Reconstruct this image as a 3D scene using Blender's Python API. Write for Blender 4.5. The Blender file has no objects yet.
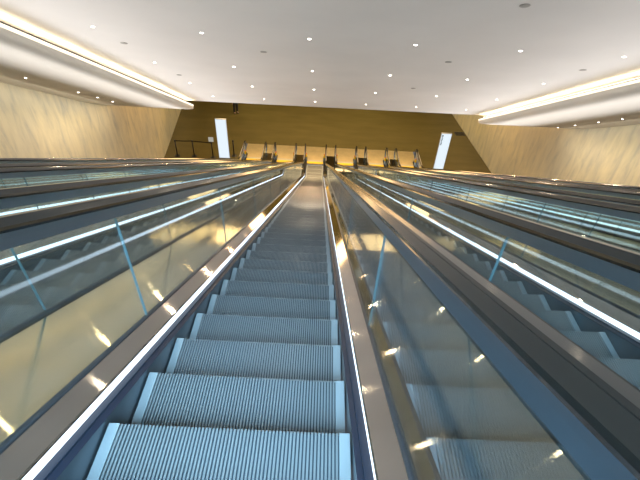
import bpy, bmesh, math, random
from mathutils import Vector, Matrix
random.seed(7)
C = bpy.context.scene.collection
scene = bpy.context.scene
S30, C30, T30 = 0.5, math.cos(math.radians(30)), math.tan(math.radians(30))
PI = math.pi

# ------------------------------------------------------------------ helpers
def link(o):
    C.objects.link(o); return o

def tag(o, label=None, cat=None, group=None, kind=None):
    if label: o['label'] = label
    if cat: o['category'] = cat
    if group: o['group'] = group
    if kind: o['kind'] = kind
    return o

def empty(name, loc, label, cat, group=None, parent=None):
    o = link(bpy.data.objects.new(name, None)); o.location = loc
    o.empty_display_size = 0.2
    return tag(o, label, cat, group)

def mesh_obj(name, verts, faces, mats, parent=None, smooth=False, face_mats=None, bevel=None):
    me = bpy.data.meshes.new(name)
    me.from_pydata([tuple(v) for v in verts], [], faces)
    for m in (mats if isinstance(mats, (list, tuple)) else [mats]): me.materials.append(m)
    if face_mats:
        for p, i in zip(me.polygons, face_mats): p.material_index = i
    bm = bmesh.new(); bm.from_mesh(me)
    bmesh.ops.recalc_face_normals(bm, faces=bm.faces); bm.to_mesh(me); bm.free()
    if smooth:
        for p in me.polygons: p.use_smooth = True
    o = link(bpy.data.objects.new(name, me))
    if bevel:
        b = o.modifiers.new('bevel', 'BEVEL'); b.width = bevel; b.segments = 2; b.limit_method = 'ANGLE'
    if parent: o.parent = parent
    return o

class MB:
    def __init__(s): s.v = []; s.f = []; s.m = []
    def box(s, lo, hi, mi=0):
        n = len(s.v); x0, y0, z0 = lo; x1, y1, z1 = hi
        s.v += [(x0,y0,z0),(x1,y0,z0),(x1,y1,z0),(x0,y1,z0),(x0,y0,z1),(x1,y0,z1),(x1,y1,z1),(x0,y1,z1)]
        fs = [(0,3,2,1),(4,5,6,7),(0,1,5,4),(1,2,6,5),(2,3,7,6),(3,0,4,7)]
        s.f += [tuple(i+n for i in f) for f in fs]; s.m += [mi]*6; return s
    def lathe(s, prof, n=20, c=(0,0,0), mi=0):
        b = len(s.v)
        for r, z in prof:
            for k in range(n):
                a = 2*PI*k/n; s.v.append((c[0]+r*math.cos(a), c[1]+r*math.sin(a), c[2]+z))
        for i in range(len(prof)-1):
            for k in range(n):
                s.f.append((b+i*n+k, b+i*n+(k+1)%n, b+(i+1)*n+(k+1)%n, b+(i+1)*n+k)); s.m.append(mi)
        s.f.append(tuple(b+k for k in range(n))[::-1]); s.m.append(mi)
        s.f.append(tuple(b+(len(prof)-1)*n+k for k in range(n))); s.m.append(mi)
        return s
    def build(s, name, mats, parent=None, smooth=False, bevel=None):
        return mesh_obj(name, s.v, s.f, mats, parent, smooth, s.m, bevel)

def sweep(name, frames, section, mats, parent=None, smooth=False, caps=True, sec_mats=None, closed=True):
    """frames: (y, z, ny, nz); section: (x, off) polygon."""
    v = []; f = []; m = []; n = len(section)
    for (y, z, ny, nz) in frames:
        for (x, off) in section: v.append((x, y+off*ny, z+off*nz))
    last = n if closed else n-1
    for i in range(len(frames)-1):
        for k in range(last):
            a = i*n+k; b = i*n+(k+1) % n
            f.append((a, b, b+n, a+n)); m.append(sec_mats[k] if sec_mats else 0)
    if caps and closed:
        f.append(tuple(range(n))); m.append(0)
        f.append(tuple(range((len(frames)-1)*n, len(frames)*n))); m.append(0)
    return mesh_obj(name, v, f, mats, parent, smooth, m)

# ------------------------------------------------------------------ materials
def mat(name, col, rough=.5, metal=0., spec=.5, aniso=0., tangent=None, coat=0.):
    m = bpy.data.materials.new(name); m.use_nodes = True
    b = m.node_tree.nodes['Principled BSDF']
    b.inputs['Base Color'].default_value = (*col, 1); b.inputs['Roughness'].default_value = rough
    b.inputs['Metallic'].default_value = metal; b.inputs['Specular IOR Level'].default_value = spec
    b.inputs['Coat Weight'].default_value = coat
    if aniso:
        b.inputs['Anisotropic'].default_value = aniso
        if tangent:
            t = m.node_tree.nodes.new('ShaderNodeCombineXYZ')
            for i in range(3): t.inputs[i].default_value = tangent[i]
            m.node_tree.links.new(t.outputs[0], b.inputs['Tangent'])
    return m

def noisy(m, scale=(1,1,1), freq=4., amount=.25, detail=4., dark=None, light=None, rough_amt=0.):
    """mottle the base colour with world-space noise"""
    nt = m.node_tree; b = nt.nodes['Principled BSDF']; col = b.inputs['Base Color'].default_value[:]
    g = nt.nodes.new('ShaderNodeNewGeometry'); mp = nt.nodes.new('ShaderNodeMapping'); mp.inputs['Scale'].default_value = scale
    n = nt.nodes.new('ShaderNodeTexNoise'); n.inputs['Scale'].default_value = freq; n.inputs['Detail'].default_value = detail
    r = nt.nodes.new('ShaderNodeValToRGB'); r.color_ramp.elements[0].position = .3; r.color_ramp.elements[1].position = .7
    r.color_ramp.elements[0].color = (*(dark or [c*(1-amount) for c in col[:3]]), 1)
    r.color_ramp.elements[1].color = (*(light or [min(1, c*(1+amount)) for c in col[:3]]), 1)
    L = nt.links.new
    L(g.outputs['Position'], mp.inputs['Vector']); L(mp.outputs[0], n.inputs['Vector']); L(n.outputs['Fac'], r.inputs['Fac']); L(r.outputs[0], b.inputs['Base Color'])
    if rough_amt:
        mr = nt.nodes.new('ShaderNodeMapRange'); r0 = b.inputs['Roughness'].default_value
        mr.inputs['To Min'].default_value = r0-rough_amt; mr.inputs['To Max'].default_value = r0+rough_amt
        L(n.outputs['Fac'], mr.inputs['Value']); L(mr.outputs[0], b.inputs['Roughness'])
    return m

def emit(name, col, strength):
    m = bpy.data.materials.new(name); m.use_nodes = True; nt = m.node_tree; nt.nodes.clear()
    o = nt.nodes.new('ShaderNodeOutputMaterial'); e = nt.nodes.new('ShaderNodeEmission')
    e.inputs[0].default_value = (*col, 1); e.inputs[1].default_value = strength
    nt.links.new(e.outputs[0], o.inputs[0]); return m

def glass_mat():
    m = bpy.data.materials.new('balustrade_glass'); m.use_nodes = True; nt = m.node_tree; nt.nodes.clear()
    o = nt.nodes.new('ShaderNodeOutputMaterial'); mx = nt.nodes.new('ShaderNodeMixShader')
    t = nt.nodes.new('ShaderNodeBsdfTransparent'); t.inputs[0].default_value = (.93, .965, .96, 1)
    g = nt.nodes.new('ShaderNodeBsdfGlossy'); g.inputs['Roughness'].default_value = .0; g.inputs[0].default_value = (.88, .94, 1, 1)
    f = nt.nodes.new('ShaderNodeFresnel')
    gg = nt.nodes.new('ShaderNodeNewGeometry'); mr = nt.nodes.new('ShaderNodeMapRange')
    mr.inputs['To Min'].default_value = 1.52; mr.inputs['To Max'].default_value = 1/1.52
    nt.links.new(gg.outputs['Backfacing'], mr.inputs['Value']); nt.links.new(mr.outputs[0], f.inputs[0])
    nt.links.new(f.outputs[0], mx.inputs[0]); nt.links.new(t.outputs[0], mx.inputs[1]); nt.links.new(g.outputs[0], mx.inputs[2])
    nt.links.new(mx.outputs[0], o.inputs[0]); return m

M = {}
INC = (0, C30, -S30)
M['step'] = mat('step_aluminium', (.20,.205,.205), .36, .7)
M['groove'] = mat('step_groove', (.035,.045,.055), .55, .6)
M['step_side'] = mat('step_border', (.31,.335,.345), .35, .7)
M['skirt'] = mat('skirt_steel', (.10,.12,.14), .3, .8)
M['brush'] = mat('skirt_brush_navy', (.002,.007,.017), .5, 0.)
M['inner_deck'] = noisy(mat('inner_deck_bronze', (.47,.455,.435), .075, 1., aniso=1., tangent=(1,0,0)), (1,1,1), 2., .08)
M['outer_deck'] = noisy(mat('outer_deck_brass', (.72,.59,.38), .085, 1., aniso=1., tangent=(1,0,0)), (1,.6,.6), 1.4, .10)  # lit copy: golden cove reflection put into the left strips' colour
M['outer_deck_dark'] = noisy(mat('outer_deck_bronze', (.33,.285,.21), .065, 1., aniso=1., tangent=(1,0,0)), (1,.6,.6), 1.4, .12)  # unlit copy of the same metal, darkened for the right strips
M['gasket'] = mat('glass_gasket', (.02,.02,.022), .4, 0.)
M['guide'] = mat('handrail_guide_steel', (.22,.265,.32), .3, 1.)
M['rubber'] = mat('handrail_rubber', (.008,.007,.006), .14, 0., .55)
M['glass'] = glass_mat()
M['glass_edge'] = mat('glass_edge', (.09,.15,.165), .25, 0., .5)
M['led'] = emit('led_white', (.74,.87,1.), 2.8)
M['comb'] = mat('comb_steel', (.5,.45,.36), .35, .9)
M['yellow'] = mat('safety_yellow', (1.,.62,.0), .45)
M['plate'] = noisy(mat('landing_plate', (.56,.42,.22), .35, .8), (1,1,1), 3., .08)
M['red'] = mat('sticker_red', (.55,.05,.02), .4)
M['ceiling'] = noisy(mat('ceiling_plaster', (.74,.71,.69), .75, 0., .2), (1,1,1), .5, .04)
M['soffit'] = mat('soffit_plaster', (.82,.78,.72), .75, 0., .2)
M['cove_light'] = emit('cove_led', (1., .83, .56), 26.)
M['cove_lens'] = emit('cove_lens', (1., .90, .72), 1.6)  # emissive band along the face of the soffit lip
M['black_trim'] = mat('cove_dark_trim', (.03,.03,.03), .6)  # dark line along the top edge of the soffit lip
M['lamp'] = emit('downlight_lamp', (1., .92, .80), 14.)
M['white_plastic'] = mat('white_plastic', (.75,.73,.70), .5)
M['detector'] = mat('grey_plastic', (.36,.34,.32), .5)
M['floor'] = noisy(mat('hall_stone_floor', (.115,.088,.028), .2, 0., .6), (.4,1.4,1), 1.2, .10)
M['far'] = mat('far_wall', (.30,.26,.13), .5)
M['side'] = mat('side_cladding', (.10,.09,.08), .5, .5)
M['sign'] = emit('sign_lightbox', (.82,.92,1.), 1.0)
M['frame'] = mat('sign_frame', (.55,.58,.60), .35, .8)
M['ink'] = mat('sign_ink', (.10,.18,.28), .6)
M['black'] = mat('black_metal', (.012,.012,.012), .4, .2)
M['cloth'] = mat('black_cloth', (.012,.011,.012), .85)
M['skin'] = mat('skin', (.50,.32,.23), .55)
M['hair'] = mat('hair', (.03,.02,.015), .6)
M['leather'] = mat('black_leather', (.015,.013,.012), .35)
M['paper'] = emit('paper_white', (.9,.86,.74), .45)  # emission brightens the sign plate, which is no lamp itself

def marble():
    m = mat('marble_wall', (.66,.55,.38), .42, 0., .4); nt = m.node_tree; b = nt.nodes['Principled BSDF']; L = nt.links.new
    g = nt.nodes.new('ShaderNodeNewGeometry'); mp = nt.nodes.new('ShaderNodeMapping')
    mp.inputs['Rotation'].default_value = (math.radians(-32), 0, 0); mp.inputs['Scale'].default_value = (1, 1.5, .32)
    L(g.outputs['Position'], mp.inputs['Vector'])
    n = nt.nodes.new('ShaderNodeTexNoise'); n.inputs['Scale'].default_value = 2.2; n.inputs['Detail'].default_value = 7; n.inputs['Roughness'].default_value = .62; n.inputs['Distortion'].default_value = .5
    n2 = nt.nodes.new('ShaderNodeTexNoise'); n2.inputs['Scale'].default_value = .35; n2.inputs['Detail'].default_value = 3
    L(mp.outputs[0], n.inputs['Vector']); L(g.outputs['Position'], n2.inputs['Vector'])
    r = nt.nodes.new('ShaderNodeValToRGB'); e = r.color_ramp.elements
    e[0].position = .30; e[0].color = (.43,.42,.36,1); e[1].position = .66; e[1].color = (.70,.63,.45,1)
    x = e.new(.46); x.color = (.60,.545,.40,1)
    L(n.outputs['Fac'], r.inputs['Fac'])
    r2 = nt.nodes.new('ShaderNodeValToRGB'); r2.color_ramp.elements[0].position=.35; r2.color_ramp.elements[0].color=(.82,.84,.90,1); r2.color_ramp.elements[1].position=.65; r2.color_ramp.elements[1].color=(1.0,.98,.92,1)
    L(n2.outputs['Fac'], r2.inputs['Fac'])
    mu = nt.nodes.new('ShaderNodeMixRGB'); mu.blend_type='MULTIPLY'; mu.inputs[0].default_value = 1
    L(r.outputs[0], mu.inputs[1]); L(r2.outputs[0], mu.inputs[2]); L(mu.outputs[0], b.inputs['Base Color'])
    return m
M['marble'] = marble()

# ------------------------------------------------------------------ layout (metres; lower landing floor is z = 0)
H = 14.4                      # camera above the lower floor
PN = -1.1236                  # nosing line below the camera, square to the slope
W = 1.9154                    # pitch of the escalator bank
XM = W/2                      # middle of the bank
HT, HS, HL, HG = .50, .508, .5584, .6594      # half widths: tread, skirt, light strip, glass
S0, DS = 1.6698, .4423        # first nosing and step pitch along the slope
SI = (H + PN*C30)/S30         # where the nosing line meets z = 0
R = 2.2; TL = R*math.tan(math.radians(15)); SA = SI-TL; LA = R*PI/6
Y_COMB, Y_NEWEL, Y_PLATE = 24.31, 25.05, 26.42
S_TOP = -2.4

def base(s):
    """nosing curve: (y, z, ny, nz)"""
    if s <= SA:
        return (s*C30+PN*S30, H-s*S30+PN*C30, S30, C30)
    ya, za = SA*C30+PN*S30, H-SA*S30+PN*C30
    a = min((s-SA)/R, PI/6); th = PI/6-a
    cy, cz = ya+R*S30, za+R*C30
    y, z = cy-R*math.sin(th), cz-R*math.cos(th)
    if s > SA+LA: y += s-SA-LA; z = 0.
    return (y, z, math.sin(th), math.cos(th))

S_FLAT = SA+LA
def s_at_y(y, off=0.):
    lo, hi = -12., 60.
    for _ in range(50):
        mid = (lo+hi)/2; b = base(mid)
        if b[0]+off*b[2] < y: lo = mid
        else: hi = mid
    return (lo+hi)/2

def frames(s0, s1, extra=8):
    ss = [s0]
    if s0 < SA: ss.append(SA)
    ss += [SA+LA*k/extra for k in range(1, extra+1) if s0 < SA+LA*k/extra < s1]
    ss.append(s1)
    return [base(s) for s in sorted(set(ss))]
def off(p): return p-PN
S_END_DECK = s_at_y(Y_NEWEL)
def P(x, s, p):      # slope coordinates -> world (for the ceiling)
    return (x, s*C30+p*S30, H-s*S30+p*C30)

# ------------------------------------------------------------------ escalators
def step_mesh(depth):
    """ribbed tread + riser; origin at the middle of the nosing, tread runs towards -y"""
    mb = MB(); rise = .225; n = 62; bw = .046; g = .011
    inner = 2*(HT-bw); pit = inner/n
    mb.box((-HT+.002, -depth, -g-.03), (HT-.002, -.002, -g), 1)
    mb.box((-HT+.002, -.026, -rise), (HT-.002, -.012, -g-.03), 1)
    for k in range(n):
        x = -HT+bw+pit*(k+.2)
        mb.box((x, -depth, -g-.002), (x+pit*.56, 0, 0), 0)
        mb.box((x, -.014, -rise), (x+pit*.56, 0, -g-.002), 0)
    for sx in (-1, 1):
        a, b = sorted((sx*HT, sx*(HT-bw+.002)))
        mb.box((a, -depth, -g-.02), (b, 0, .0035), 2)
        mb.box((a, -.014, -rise), (b, 0, -g-.02), 2)
    if depth > .42: mb.box((-HT+bw, -.03, -.004), (HT-bw, .001, .002), 2)
    o = mb.build('step', [M['step'], M['groove'], M['step_side']])
    me = o.data; bpy.data.objects.remove(o); return me
STEP_A, STEP_B = step_mesh(.40), step_mesh(.441)

def panel_mesh(name, x, y0, y1, o0, o1, parent, newel=False):
    """glass panel with upright joints following the slope"""
    t = .005; n = 1 if y1 < 21 else 8
    v = []; f = []; m = []
    ys = [y0+(y1-y0)*k/n for k in range(n+1)]
    rows = []
    for y in ys:
        lo = base(s_at_y(y, o0)); hi = base(s_at_y(y, o1))
        rows.append(((y, lo[1]+o0*lo[3]), (y, hi[1]+o1*hi[3])))
    outline = [r[0] for r in rows]
    if newel:
        zc = (rows[-1][0][1]+rows[-1][1][1])/2; rr = (rows[-1][1][1]-rows[-1][0][1])/2
        outline += [(y1+rr*math.sin(PI*k/12), zc-rr*math.cos(PI*k/12)) for k in range(1, 12)]
    outline += [r[1] for r in rows[::-1]]
    k = len(outline)
    for sx in (-t, t): v += [(x+sx, a, b) for a, b in outline]
    f.append(tuple(range(k))); f.append(tuple(range(k, 2*k))); m += [0, 0]
    for i in range(k):
        j = (i+1) % k; f.append((i, j, j+k, i+k)); m.append(1)
    return mesh_obj(name, v, f, [M['glass'], M['glass_edge']], parent, False, m)

O_GB, O_GT = off(-.985), off(-.300)
def make_escalator(label):
    root = empty('escalator', (0, 0, 0), label, 'escalator', 'bank of parallel escalators')
    fr = frames(S_TOP, S_END_DECK)
    # steps
    s = S0-9*DS
    while True:
        b = base(s)
        if b[0] > Y_COMB-.02: break
        o = link(bpy.data.objects.new('step', STEP_A if s < SA else STEP_B)); o.parent = root
        o.location = (0, b[0], b[1]); s += DS
    for sg in (-1, 1):
        X = lambda x: sg*x
        sweep('skirt_panel', fr, [(X(HS), -.30), (X(HS), off(-1.095)), (X(HS+.01), off(-1.095)), (X(HS+.01), -.30)], M['skirt'], root)
        sweep('skirt_brush', fr, [(X(HS), off(-1.098)), (X(HS-.004), off(-1.092)), (X(HS+.018), off(-1.080)), (X(HS+.020), off(-1.071)), (X(HL+.002), off(-1.068)), (X(HL+.002), off(-1.100))], M['brush'], root)
        fr2 = frames(S_TOP, s_at_y(Y_COMB-.35))
        sweep('light_strip', fr2, [(X(HL), off(-1.066)), (X(HL), off(-1.026)), (X(HL+.008), off(-1.026)), (X(HL+.008), off(-1.066))], M['led'], root)
        sweep('inner_deck', fr, [(X(HL-.003), off(-1.024)), (X(HL-.003), off(-1.018)), (X(HL+.002), off(-1.012)), (X(HG-.014), off(-.972)), (X(HG-.014), off(-1.10)), (X(HL+.01), off(-1.10)), (X(HL+.01), off(-1.024))], M['inner_deck'], root)
        sweep('glass_gasket', fr, [(X(HG-.014), off(-1.02)), (X(HG-.014), off(-.962)), (X(HG-.006), off(-.958)), (X(HG+.006), off(-.958)), (X(HG+.014), off(-.962)), (X(HG+.014), off(-1.02))], M['gasket'], root)
        # glass panels with upright joints
        y_j = 2.50*C30 + (-.973)*S30      # first joint in view
        joints = [y_j+1.95*k for k in range(-2, 14)]
        joints = [j for j in joints if j < 23.4]
        for a, b in zip(joints[:-1], joints[1:]):
            panel_mesh('glass_panel', X(HG), a+.003, b-.003, O_GB, O_GT, root)
        panel_mesh('glass_panel', X(HG), joints[-1]+.003, Y_NEWEL, O_GB, O_GT, root, True)
        # handrail with its guide, rounding the newel
        y0 = joints[0]; fr3 = frames(s_at_y(y0, off(-.3)), s_at_y(Y_NEWEL))
        rr = (O_GT-O_GB)/2; zc = (O_GT+O_GB)/2
        rail = [(y+O_GT*ny, z+O_GT*nz, ny, nz) for (y, z, ny, nz) in fr3]
        for k in range(1, 13):
            a = PI*k/12
            rail.append((Y_NEWEL+rr*math.sin(a), zc+rr*math.cos(a), math.sin(a), math.cos(a)))
        x = X(HG)
        sweep('handrail_guide', rail, [(x-.034, -.020), (x-.036, .012), (x-.036, .040), (x+.036, .040), (x+.036, .012), (x+.034, -.020)], M['guide'], root)
        sec = [(-.024,.034), (-.040,.032), (-.044,.042), (-.042,.052), (-.022,.070), (-.017,.0685), (-.012,.074), (.012,.074), (.017,.0685), (.022,.070), (.042,.052), (.044,.042), (.040,.032), (.024,.034)]
        sweep('handrail', rail, [(x+a, b) for a, b in sec], M['rubber'], root)
        # yellow and red warning sticker low on the newel, facing the steps
        mb = MB(); xs = sorted((X(HL-.03), X(HL+.05)))
        mb.box((xs[0], Y_COMB+.22, .0), (xs[1], Y_COMB+.30, .30), 0)
        mb.box((xs[0]-.004, Y_COMB+.20, .30), (xs[1]+.004, Y_COMB+.32, .50), 1)
        mb.box((xs[0]-.006, Y_COMB+.22, .47), (xs[1]+.006, Y_COMB+.30, .53), 2)
        mb.build('warning_sticker', [M['frame'], M['yellow'], M['red']], root)
    mb = MB()
    mb.box((-HS, Y_COMB-.02, -.05), (HS, Y_COMB+.40, .006), 0)
    for k in range(56):
        x = -.46+.92*k/55; mb.box((x-.004, Y_COMB-.09, -.01), (x+.004, Y_COMB-.02, .004), 1)
    mb.box((-HS, Y_COMB-.02, .006), (HS, Y_COMB+.20, .009), 1)
    mb.build('comb_plate', [M['comb'], M['yellow']], root)
    mb = MB(); mb.box((-W/2+.004, Y_COMB+.40, -.05), (W/2-.004, Y_PLATE, .008))
    mb.build('landing_plate', M['plate'], root)
    return root

def copy_tree(o, parent=None):
    c = o.copy(); C.objects.link(c); c.parent = parent
    for ch in list(o.children): copy_tree(ch, c)
    return c

proto = make_escalator('escalator in the middle, its whole flight of ribbed steps descending straight ahead')
for k, lab in ((-1, 'first escalator left of the middle one, its steps seen through the clear glass'),
               (-2, 'escalator farthest left, beside the left marble wall'),
               (1, 'first escalator right of the middle one, a bright light strip along its far skirt'),
               (2, 'second escalator right of the middle one, mostly hidden behind dark handrails'),
               (3, 'escalator farthest right, beside the right marble wall')):
    e = copy_tree(proto); e.location.x = k*W; e['label'] = lab
    if k in (-2, 3):
        lp = [c for c in e.children if c.name.startswith('landing_plate')][0]; lp.data = lp.data.copy()
        for vv in lp.data.vertices:
            if vv.co.x*k > 0: vv.co.x *= .72/(W/2)

fr = frames(S_TOP, S_END_DECK)
deck_labels = ['brass-coloured cladding between the two leftmost escalators',
               'broad golden cladding strip between the middle escalator and the one left of it',
               'golden cladding strip between the middle escalator and the one right of it',
               'golden cladding between the first and second escalators right of the middle one',
               'golden cladding between the two rightmost escalators']
g0 = HG+.0145
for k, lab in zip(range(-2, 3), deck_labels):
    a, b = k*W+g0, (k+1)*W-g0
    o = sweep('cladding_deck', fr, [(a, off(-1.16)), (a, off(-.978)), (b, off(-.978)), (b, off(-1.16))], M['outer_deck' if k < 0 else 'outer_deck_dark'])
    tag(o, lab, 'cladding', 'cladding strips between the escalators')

# ------------------------------------------------------------------ room shell
Y_FAR = 40.
Y_FL = 23.0
def wall_x(side, y):
    if side < 0: return -9.43-(.113*(y-24.3) if y > 24.3 else 0)
    return 11.14-.09*(y-24.12)
def floor_z(y): return 0. if y > Y_FL else base(s_at_y(y))[1]
KC = 1.11; E_S, E_P, SOFF_P = 19.1*KC, 2.10*KC, 1.62*KC
yE, zE = P(0, E_S, E_P)[1:]
def ceil_z(y, p):
    if y >= yE: return zE
    return H+p*C30-(y-p*S30)*T30
for side, nm in ((-1, 'wall_left'), (1, 'wall_right')):
    ys = [-2.5+.5*k for k in range(90)]
    ys = [y for y in ys if y < Y_FAR]+[Y_FAR]
    v = []; f = []
    for y in ys: v += [(wall_x(side, y), y, floor_z(y)-.3), (wall_x(side, y), y, ceil_z(y, E_P)+.3)]
    for i in range(len(ys)-1): f.append((2*i, 2*i+2, 2*i+3, 2*i+1))
    tag(mesh_obj(nm, v, f, M['marble']), kind='structure')
xl, xr = wall_x(-1, Y_FAR), wall_x(1, Y_FAR)
tag(mesh_obj('wall_far', [(xl, Y_FAR, 0), (xr, Y_FAR, 0), (xr, Y_FAR, zE), (xl, Y_FAR, zE)], [(0, 1, 2, 3)], M['far']), kind='structure')
# lower hall floor: behind the landing plates and beside the bank
XB0, XB1 = -2*W-W/2, 3*W+W/2
mb = MB()
def poly_floor(x0a, x1a, y0, x0b, x1b, y1):
    n = len(mb.v); mb.v += [(x0a, y0, 0), (x1a, y0, 0), (x1b, y1, 0), (x0b, y1, 0)]; mb.f.append((n, n+1, n+2, n+3)); mb.m.append(0)
poly_floor(wall_x(-1, Y_PLATE), wall_x(1, Y_PLATE), Y_PLATE, xl, xr, Y_FAR)
poly_floor(wall_x(-1, Y_FL-.2), XB0, Y_FL-.2, wall_x(-1, Y_PLATE), XB0, Y_PLATE)
poly_floor(XB1, wall_x(1, Y_FL-.2), Y_FL-.2, XB1, wall_x(1, Y_PLATE), Y_PLATE)
tag(mb.build('floor', M['floor']), kind='structure')
# sloping side cladding between the bank and the walls
for i, (a, b) in enumerate(((wall_x(-1, 0)+.0, -2*W-g0), (3*W+g0, wall_x(1, 22)))):
    tag(sweep('trim_%d' % (i+1), frames(S_TOP, s_at_y(Y_FL)), [(a, off(-1.05)), (b, off(-1.05)), (b, off(-1.25)), (a, off(-1.25))], M['side']), kind='structure')
# sloping main ceiling, then level over the hall
CH = 5.91*KC                                  # half width of the raised ceiling bay
XP0, XP1 = XM-CH-.75, XM+CH+.75
v = [P(XP0, -3, E_P), P(XP1, -3, E_P), P(XP1, E_S, E_P), P(XP0, E_S, E_P), (XP1, yE+.02, zE+.18), (XP0, yE+.02, zE+.18), (14, Y_FAR, zE+.18), (-12, Y_FAR, zE+.18), (14, yE+.02, zE+.18), (-12, yE+.02, zE+.18)]
tag(mesh_obj('ceiling', v, [(0, 1, 2, 3), (3, 2, 4, 5), (9, 8, 6, 7)], M['ceiling']), kind='structure')
# dropped side soffits with a lit cove
LIP = 1.955*KC
def soffit(sg, idx):
    prof = [(12.2, SOFF_P), (CH+1.6, SOFF_P), (CH+.5, SOFF_P), (CH+.45, SOFF_P), (CH+.25, SOFF_P+.008), (CH+.13, SOFF_P+.035), (CH+.05, SOFF_P+.09), (CH+.005, SOFF_P+.17), (CH, LIP-.10), (CH-.004, LIP-.028), (CH-.006, LIP)]
    S_E = 19.45*KC
    ss = [-3., 8., 15.6*KC]+[16.*KC+.2*KC*k for k in range(19)]
    v = []; f = []; m = []; n = len(prof)
    for s in ss:
        s = min(s, S_E)
        t = max(0., (s-16.6*KC)/(S_E-16.6*KC)); rise = .31*(1-math.sqrt(max(0., 1-t*t)))
        t2 = max(0., (s-S_E+.62)/.62); push = .6*(1-math.sqrt(max(0., 1-min(1, t2)**2)))
        for (h, p) in prof:
            hh = h+push*(1 if h < CH+.5 else 0)
            v.append(P(XM+sg*hh, s, min(max(p, SOFF_P+rise+(p-SOFF_P)*.2), LIP)))
    for i in range(len(ss)-1):
        for k in range(n-1):
            a = i*n+k; f.append((a, a+1, a+1+n, a+n)); m.append(1 if k == n-3 else (2 if k == n-2 else 0))
    e = len(v)
    for (h, p) in prof: x, y, z = v[(len(ss)-1)*n+prof.index((h, p))]; v.append((x, y+.05, z+.5))
    for k in range(n-1):
        a = (len(ss)-1)*n+k; f.append((a, a+1, e+k+1, e+k)); m.append(0)
    o = mesh_obj('trim_%d' % idx, v, f, [M['soffit'], M['cove_lens'], M['black_trim']], None, False, m)
    for p_ in o.data.polygons: p_.use_smooth = p_.material_index == 0
    tag(o, kind='structure')
    # cove pocket floor + end
    a, b = XM+sg*(CH+.03), XM+sg*(CH+.75)
    tag(mesh_obj('trim_%d' % (idx+2), [P(a, -3, LIP-.005), P(b, -3, LIP-.005), P(b, S_E-.05, LIP-.005), P(a+sg*.5, S_E-.05, LIP-.005), P(a+sg*.1, S_E-.4, LIP-.005), P(a, S_E-.65, LIP-.005), P(b, -3, E_P), P(b, S_E-.05, E_P)], [(0, 1, 2, 3, 4, 5), (1, 2, 7, 6)], M['ceiling']), kind='structure')
    return a
for sg, idx, lab in ((-1, 3, 'warm light strip glowing in the ceiling cove on the left'), (1, 4, 'warm light strip glowing in the ceiling cove on the right')):
    soffit(sg, idx)
    SE = 19.45*KC; pts = [(CH+.10, -3), (CH+.10, SE-.85), (CH+.16, SE-.5), (CH+.34, SE-.25), (CH+.6, SE-.19)]
    v = []; f = []
    for i, (h, s) in enumerate(pts):
        v += [P(XM+sg*a_, s, LIP+b_) for a_, b_ in ((h, .01), (h+.035, .01), (h+.035, .035), (h, .035))]
    for i in range(len(pts)-1):
        for k in range(4):
            a = 4*i+k; b = 4*i+(k+1) % 4; f.append((a, b, b+4, a+4))
    tag(mesh_obj('cove_light', v, f, M['cove_light']), lab, 'strip light', 'ceiling cove lights')

# ------------------------------------------------------------------ ceiling fittings
TILT = Matrix.Rotation(math.radians(-30), 4, 'X')
def downlight(x, s, p, label, group, power, col=(1, .84, .62)):
    e = empty('downlight', P(x, s, p), label, 'downlight', group)
    e.rotation_euler = (math.radians(-30), 0, 0)
    mb = MB(); mb.lathe([(.024, -.001), (.046, -.001), (.047, -.005), (.043, -.008), (.032, -.006), (.024, -.003)], 20)
    mb.build('bezel', M['white_plastic'], e, True)
    mb = MB(); mb.lathe([(.034, -.0085), (.032, -.012), (.02, -.014)], 16); mb.build('lamp', M['lamp'], e)
    l = bpy.data.lights.new('spot', 'SPOT'); l.energy = power; l.color = col; l.spot_size = math.radians(155); l.spot_blend = .7; l.shadow_soft_size = .03
    lo = link(bpy.data.objects.new('spot_lamp', l)); lo.parent = e; lo.location = (0, 0, -.05)
    return e
ORD = ['first', 'second', 'third', 'fourth', 'fifth', 'sixth']
ROWS = ['row nearest the camera', 'second nearest row', 'third nearest row', 'row farthest down the ceiling']
for r in range(4):
    for k in range(6):
        downlight((k-2)*W*KC-.01, (8.45+2.96*r+.035*k-.08)*KC, E_P, 'small round downlight, %s from the left in the %s' % (ORD[k], ROWS[r]), 'downlights in the main ceiling', (32, 170, 260, 190)[r], (1,.78,.52) if r < 2 else (1,.60,.30))
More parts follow.
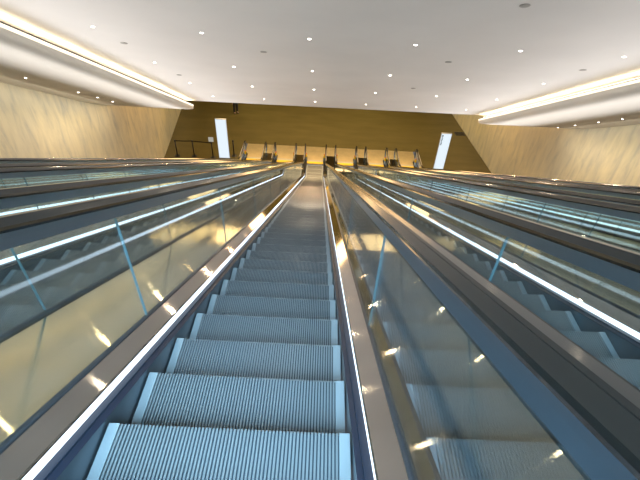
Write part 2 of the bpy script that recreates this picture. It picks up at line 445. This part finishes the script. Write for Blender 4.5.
# the rows of ceiling lamps over and behind the viewpoint
for r in (-1, -2, -3):
    for k in range(6):
        l = bpy.data.lights.new('spot', 'SPOT'); l.energy = 7; l.color = (1, .84, .62); l.spot_size = math.radians(155); l.spot_blend = .7; l.shadow_soft_size = .03
        lo = link(bpy.data.objects.new('spot_lamp', l)); lo.location = P((k-2)*W*KC-.01, (8.45+2.96*r)*KC, E_P-.06); lo.rotation_euler = (math.radians(-30), 0, 0)
for sg, nm in ((-1, 'left'), (1, 'right')):
    for k, s in enumerate((12.8, 15.5, 16.8, 18.0) if sg < 0 else (15.3, 16.6, 18.1, 19.4)):
        hx = 8.86 if sg < 0 else 9.4
        downlight(XM+sg*hx, s, SOFF_P, 'small round downlight in the %s soffit, %s from the near end' % (nm, ORD[k]), 'downlights in the side soffits', 70)
for x, s, lab in ((2.9, 6.25, 'flush grey detector disc nearest the camera on the ceiling'), (2.88, 9.7, 'flush grey detector disc on the ceiling right of centre, between the first two downlight rows'),
                  (5.75, 9.8, 'flush grey detector disc near the right ceiling cove'), (2.88, 13.2, 'flush grey detector disc right of centre, between the second and third downlight rows'),
                  (-.95, 9.65, 'flush grey detector disc left of centre on the ceiling'), (-3.75, 9.5, 'flush grey detector disc near the left ceiling cove'),
                  (-3.72, 12.95, 'smaller-looking grey detector disc farther down near the left cove')):
    o = MB().lathe([(.075, 0), (.078, -.006), (.07, -.012), (.03, -.018)], 20).build('smoke_detector', M['detector'])
    o.location = P((x-.3225)*KC+.3225, s*KC, E_P); o.rotation_euler = (math.radians(-30), 0, 0); tag(o, lab, 'smoke detector', 'ceiling detectors')

# ------------------------------------------------------------------ things on the lower floor
def totem(x, y, h, w, label, ink):
    e = empty('sign_totem', (x, y, 0), label, 'sign', 'lit sign totems')
    mb = MB(); mb.box((-w/2-.02, -.06, 0), (w/2+.02, .06, .06)); mb.box((-w/2-.015, -.05, .06), (-w/2, .05, h)); mb.box((w/2, -.05, .06), (w/2+.015, .05, h)); mb.box((-w/2-.015, -.05, h), (w/2+.015, .05, h+.02)); mb.box((-w/2, .0, .06), (w/2, .05, h))
    mb.build('frame', M['frame'], e)
    mb = MB(); mb.box((-w/2, -.045, .06), (w/2, -.002, h)); mb.build('light_panel', M['sign'], e)
    if ink:
        mb = MB()
        z = h-.10
        for i, (ww, hh) in enumerate(((.05,.10),(.03,.05),(.06,.03),(.05,.06),(.04,.06),(.03,.04),(.055,.03),(.05,.06),(.04,.05))):
            mb.box((-w/2+.05+(.012 if i % 2 else 0), -.049, z-hh), (-w/2+.05+ww+.03, -.046, z)); z -= hh+.022
        mb.build('lettering', M['ink'], e)
    return e
totem(-5.69, 24.4, 2.63, .64, 'tall glowing white sign panel on the floor at the left of the escalators', False)
totem(7.77, 24.35, 2.46, .60, 'tall glowing white sign panel with small dark lettering on the right', True)

def stanchion(x, y, label, sign=False):
    e = empty('barrier_post', (x, y, 0), label, 'barrier post', 'belt barrier posts')
    MB().lathe([(.17, 0), (.17, .02), (.05, .035)], 24).build('base', M['black'], e)
    MB().lathe([(.036, .03), (.036, 1.0)], 16).build('pole', M['black'], e, True)
    MB().lathe([(.045, .97), (.05, 1.0), (.05, 1.08), (.04, 1.10)], 16).build('belt_head', M['black'], e, True)
    if sign:
        mb = MB(); mb.box((-.15, -.012, 1.11), (.15, .012, 1.41)); o = mb.build('sign_plate', M['paper'], e); tag(o, 'square white sign plate')
    return e
# positions are set from the floor plan of the lower hall
SP = [(-8.67, 24.43), (-7.62, 24.48), (-6.42, 24.4), (-5.16, 24.75)]
stanchion(*SP[0], 'black belt barrier post nearest the left marble wall')
stanchion(*SP[1], 'black belt barrier post, second from the left marble wall')
stanchion(*SP[2], 'black barrier post carrying a square white sign, left of the glowing panel', True)
stanchion(*SP[3], 'black barrier post between the left glowing panel and the escalators')
def belt(a, b, lab):
    d = Vector((b[0]-a[0], b[1]-a[1], 0)); L = d.length; d.normalize(); n = Vector((-d.y, d.x, 0))*.002
    v = []; f = []
    for k in range(9):
        t = .05+(L-.10)*k/8; q = Vector((a[0], a[1], 0))+d*t; zz = 1.045-.012*math.sin(PI*k/8)
        v += [q-n+Vector((0, 0, zz-.028)), q-n+Vector((0, 0, zz+.028)), q+n+Vector((0, 0, zz+.028)), q+n+Vector((0, 0, zz-.028))]
    for k in range(8):
        for j in range(4): f.append((4*k+j, 4*k+(j+1) % 4, 4*k+4+(j+1) % 4, 4*k+4+j))
    f += [(0, 1, 2, 3), (32, 33, 34, 35)]
    tag(mesh_obj('barrier_belt', v, f, M['black']), lab, 'barrier belt', 'barrier belts')
belt(SP[0], SP[1], 'black belt stretched between the two leftmost barrier posts')
belt(SP[1], SP[2], 'black belt running from the second barrier post to the post with the white sign')

# small dark fitting under the left soffit on the marble wall; dark floor grille by the right wall
e = empty('wall_bracket', (-9.36, 24.0, 4.2), 'thin dark fitting hanging on the left marble wall under the soffit end', 'bracket')
MB().box((-.06, -.05, -.02), (.12, .05, 1.0)).build('arm', M['black'], e)
MB().box((-.03, -.10, -.16), (.10, .10, .02)).build('head', M['black'], e)
mb = MB(); mb.box((-.36, -.28, 0), (.36, .28, .012), 0)
for k in range(9): mb.box((-.32, -.25+.058*k, .012), (.32, -.25+.058*k+.02, .018), 1)
o = mb.build('floor_grille', [M['side'], M['black']]); o.location = (10.25, 29.4, 0)
tag(o, 'small dark rectangular grille in the floor near the right marble wall', 'floor grille')

# ------------------------------------------------------------------ person standing beyond the ceiling edge
def skinned(name, pts, edges, rad, material, parent, root_i=0, sub=2):
    me = bpy.data.meshes.new(name); me.from_pydata(pts, edges, []); o = link(bpy.data.objects.new(name, me))
    sk = o.modifiers.new('skin', 'SKIN'); sk.use_smooth_shade = True
    for i, r_ in enumerate(rad):
        d = me.skin_vertices[0].data[i]; d.radius = (r_, r_) if not isinstance(r_, tuple) else r_; d.use_root = (i == root_i)
    o.modifiers.new('sub', 'SUBSURF').levels = sub; o.modifiers['sub'].render_levels = sub
    me.materials.append(material)
    if parent: o.parent = parent
    return o
pr = empty('person', (-6.09, 30.95, 0), 'person in black trousers and shoes standing on the hall floor at upper left', 'person')
pr.rotation_euler = (0, 0, math.radians(35))
bp = [(0,0,.95),(0,0,1.15),(0,0,1.36),(0,0,1.48),(0,-.01,1.56),(0,-.02,1.64),(0,-.01,1.72),
      (.10,0,.90),(.11,-.01,.50),(.11,.03,.10),(.12,-.13,.05),(-.10,0,.90),(-.11,-.01,.50),(-.11,.03,.10),(-.12,-.13,.05),
      (.19,0,1.40),(.24,.02,1.13),(.25,-.04,.88),(-.19,0,1.40),(-.24,.02,1.13),(-.25,-.04,.88)]
be = [(0,1),(1,2),(2,3),(3,4),(4,5),(5,6),(0,7),(7,8),(8,9),(9,10),(0,11),(11,12),(12,13),(13,14),(2,15),(15,16),(16,17),(2,18),(18,19),(19,20)]
brad = [(.14,.10),(.125,.095),(.16,.10),(.06,.06),(.06,.065),(.078,.09),(.06,.07),.085,.058,.04,.035,.085,.058,.04,.035,.055,.042,.03,.055,.042,.03]
skinned('body', bp, be, brad, M['skin'], pr)
for sg in (-1, 1):
    for i, (dx, dl) in enumerate(((-.03,.062),(-.01,.074),(.012,.07),(.03,.056))):
        skinned('finger', [(sg*.25, -.045+dx*.9, .87), (sg*(.25+.004), -.05+dx, .83-dl*.3), (sg*.245, -.055+dx, .80-dl*.6)], [(0,1),(1,2)], [.010,.0085,.007], M['skin'], pr, 0, 1)
    skinned('thumb', [(sg*.24, -.07, .87), (sg*.235, -.095, .84), (sg*.235, -.10, .815)], [(0,1),(1,2)], [.011,.0095,.008], M['skin'], pr, 0, 1)
    MB().lathe([(.01,-.02),(.018,-.008),(.02,.01),(.01,.025)], 10).build('ear', M['skin'], pr, True).location = (sg*.078, -.005, 1.63)
    MB().lathe([(.001,-.009),(.008,-.005),(.009,0),(.008,.005),(.001,.009)], 10).build('eye', M['black'], pr, True).location = (sg*.03, -.098, 1.645)
    skinned('shoe', [(sg*.11,.06,.045),(sg*.115,-.04,.05),(sg*.125,-.15,.035),(sg*.13,-.20,.028)], [(0,1),(1,2),(2,3)], [(.045,.045),(.046,.05),(.048,.035),(.035,.026)], M['leather'], pr)
MB().lathe([(.004,.03),(.012,.0),(.014,-.012),(.004,-.02)], 10).build('nose', M['skin'], pr, True).location = (0, -.108, 1.625)
skinned('hair', [(0,.03,1.62),(0,.03,1.70),(0,-.01,1.745)], [(0,1),(1,2)], [(.075,.07),(.085,.085),(.075,.085)], M['hair'], pr)
skinned('trousers', [(0,0,.99),(.095,0,.88),(.11,-.01,.50),(.11,.03,.09),(-.095,0,.88),(-.11,-.01,.50),(-.11,.03,.09)], [(0,1),(1,2),(2,3),(0,4),(4,5),(5,6)], [(.16,.125),.115,.092,.078,.115,.092,.078], M['cloth'], pr)
skinned('coat', [(0,0,.80),(0,0,1.0),(0,0,1.2),(0,0,1.38),(0,0,1.46),(.20,0,1.39),(.25,.02,1.13),(.26,-.03,.93),(-.20,0,1.39),(-.25,.02,1.13),(-.26,-.03,.93)], [(0,1),(1,2),(2,3),(3,4),(3,5),(5,6),(6,7),(3,8),(8,9),(9,10)], [(.21,.16),(.19,.14),(.165,.125),(.19,.13),(.085,.085),.075,.06,.05,.075,.06,.05], M['cloth'], pr, 1)

# ------------------------------------------------------------------ light
def area(name, loc, rot, sx, sy, power, col):
    l = bpy.data.lights.new(name, 'AREA'); l.shape = 'RECTANGLE'; l.size = sx; l.size_y = sy; l.energy = power; l.color = col
    o = link(bpy.data.objects.new(name, l)); o.location = loc; o.rotation_euler = rot; return o
# daylight from the glazed upper level behind the camera
dl = area('daylight', (0, -1.9, H+1.5), (math.radians(30), 0, 0), 3.4, 2.0, 720, (.38,.72,1.)); dl.data.spread = math.radians(80)
# unseen fill lamps added at both ends to brighten the sloping ceiling
area('upper_lobby_light', (XM, -3.0, H-.3), (math.radians(112), 0, 0), 12, 1.2, 500, (1,.90,.80))
area('lower_lobby_light', (XM, 27.5, 3.2), (math.radians(-118), 0, 0), 15, 2.2, 800, (1,.62,.28))
UP_ROT = [(Matrix.Rotation(math.radians(-30), 4, 'X') @ Matrix.Rotation(math.radians(180+a), 4, 'Y')).to_euler() for a in (58, -58)]
for x_, w_ in ((-7., 3.6), (9.2, 3.8)):  # unseen side fill lamps added to brighten the ceiling
    ul = area('wall_uplight', (x_, 10.5, base(s_at_y(10.5))[1]+.3), UP_ROT[x_ > 0], w_, 22, 700, (.95,.93,.91)); ul.data.spread = math.radians(78)
for x_, a_, rz in ((XM-9.3, -9.4, -1), (XM+9.6, 11., 1)):  # fill strips added under the soffits to brighten the walls evenly
    ww = area('wall_wash', P(x_, 11, SOFF_P-.12), (math.radians(-30), 0, 0), .4, 20, 130, (1,.91,.74))
    ww.rotation_euler = (Matrix.Rotation(math.radians(-30), 4, 'X') @ Matrix.Rotation(math.radians(-32*rz), 4, 'Y')).to_euler()
# warm general light of the lower hall
area('hall_light', (XM, 29, zE-.05), (0, 0, 0), 15, 8, 950, (1,.82,.48))
for x_, y_ in ((-4.9, 31.5), (3.6, 32.5), (0, 35)):  # spots added to imitate soft reflected glows on the far floor
    l = bpy.data.lights.new('hall_spot', 'SPOT'); l.energy = 190; l.color = (1,.93,.5); l.spot_size = math.radians(50); l.spot_blend = 1.
    link(bpy.data.objects.new('hall_spot', l)).location = (x_, y_, zE-.1)
w = bpy.data.worlds.new('world'); scene.world = w; w.use_nodes = True
w.node_tree.nodes['Background'].inputs[0].default_value = (.75,.8,.9,1); w.node_tree.nodes['Background'].inputs[1].default_value = .2

# ------------------------------------------------------------------ camera
yaw, pitch, roll, f_px = .010559, .70546, .054906, 442.3
fwd = Vector((math.sin(yaw)*math.cos(pitch), math.cos(yaw)*math.cos(pitch), -math.sin(pitch)))
rt = Vector((math.cos(yaw), -math.sin(yaw), 0)); up = rt.cross(fwd)
r2 = math.cos(roll)*rt+math.sin(roll)*up; u2 = -math.sin(roll)*rt+math.cos(roll)*up
cam = bpy.data.cameras.new('camera'); co = link(bpy.data.objects.new('camera', cam))
mw = Matrix((r2, u2, -fwd)).transposed().to_4x4(); mw.translation = (.3225, 0, H)
co.matrix_world = mw; cam.sensor_width = 36; cam.lens = f_px/640*36; cam.clip_start = .02
scene.camera = co
scene.view_settings.view_transform = 'Standard'; scene.view_settings.look = 'None'
scene.cycles.transparent_max_bounces = 32; scene.cycles.max_bounces = 8; scene.cycles.glossy_bounces = 5; scene.cycles.diffuse_bounces = 4
scene.cycles.use_denoising = True
scene.cycles.sample_clamp_indirect = 4
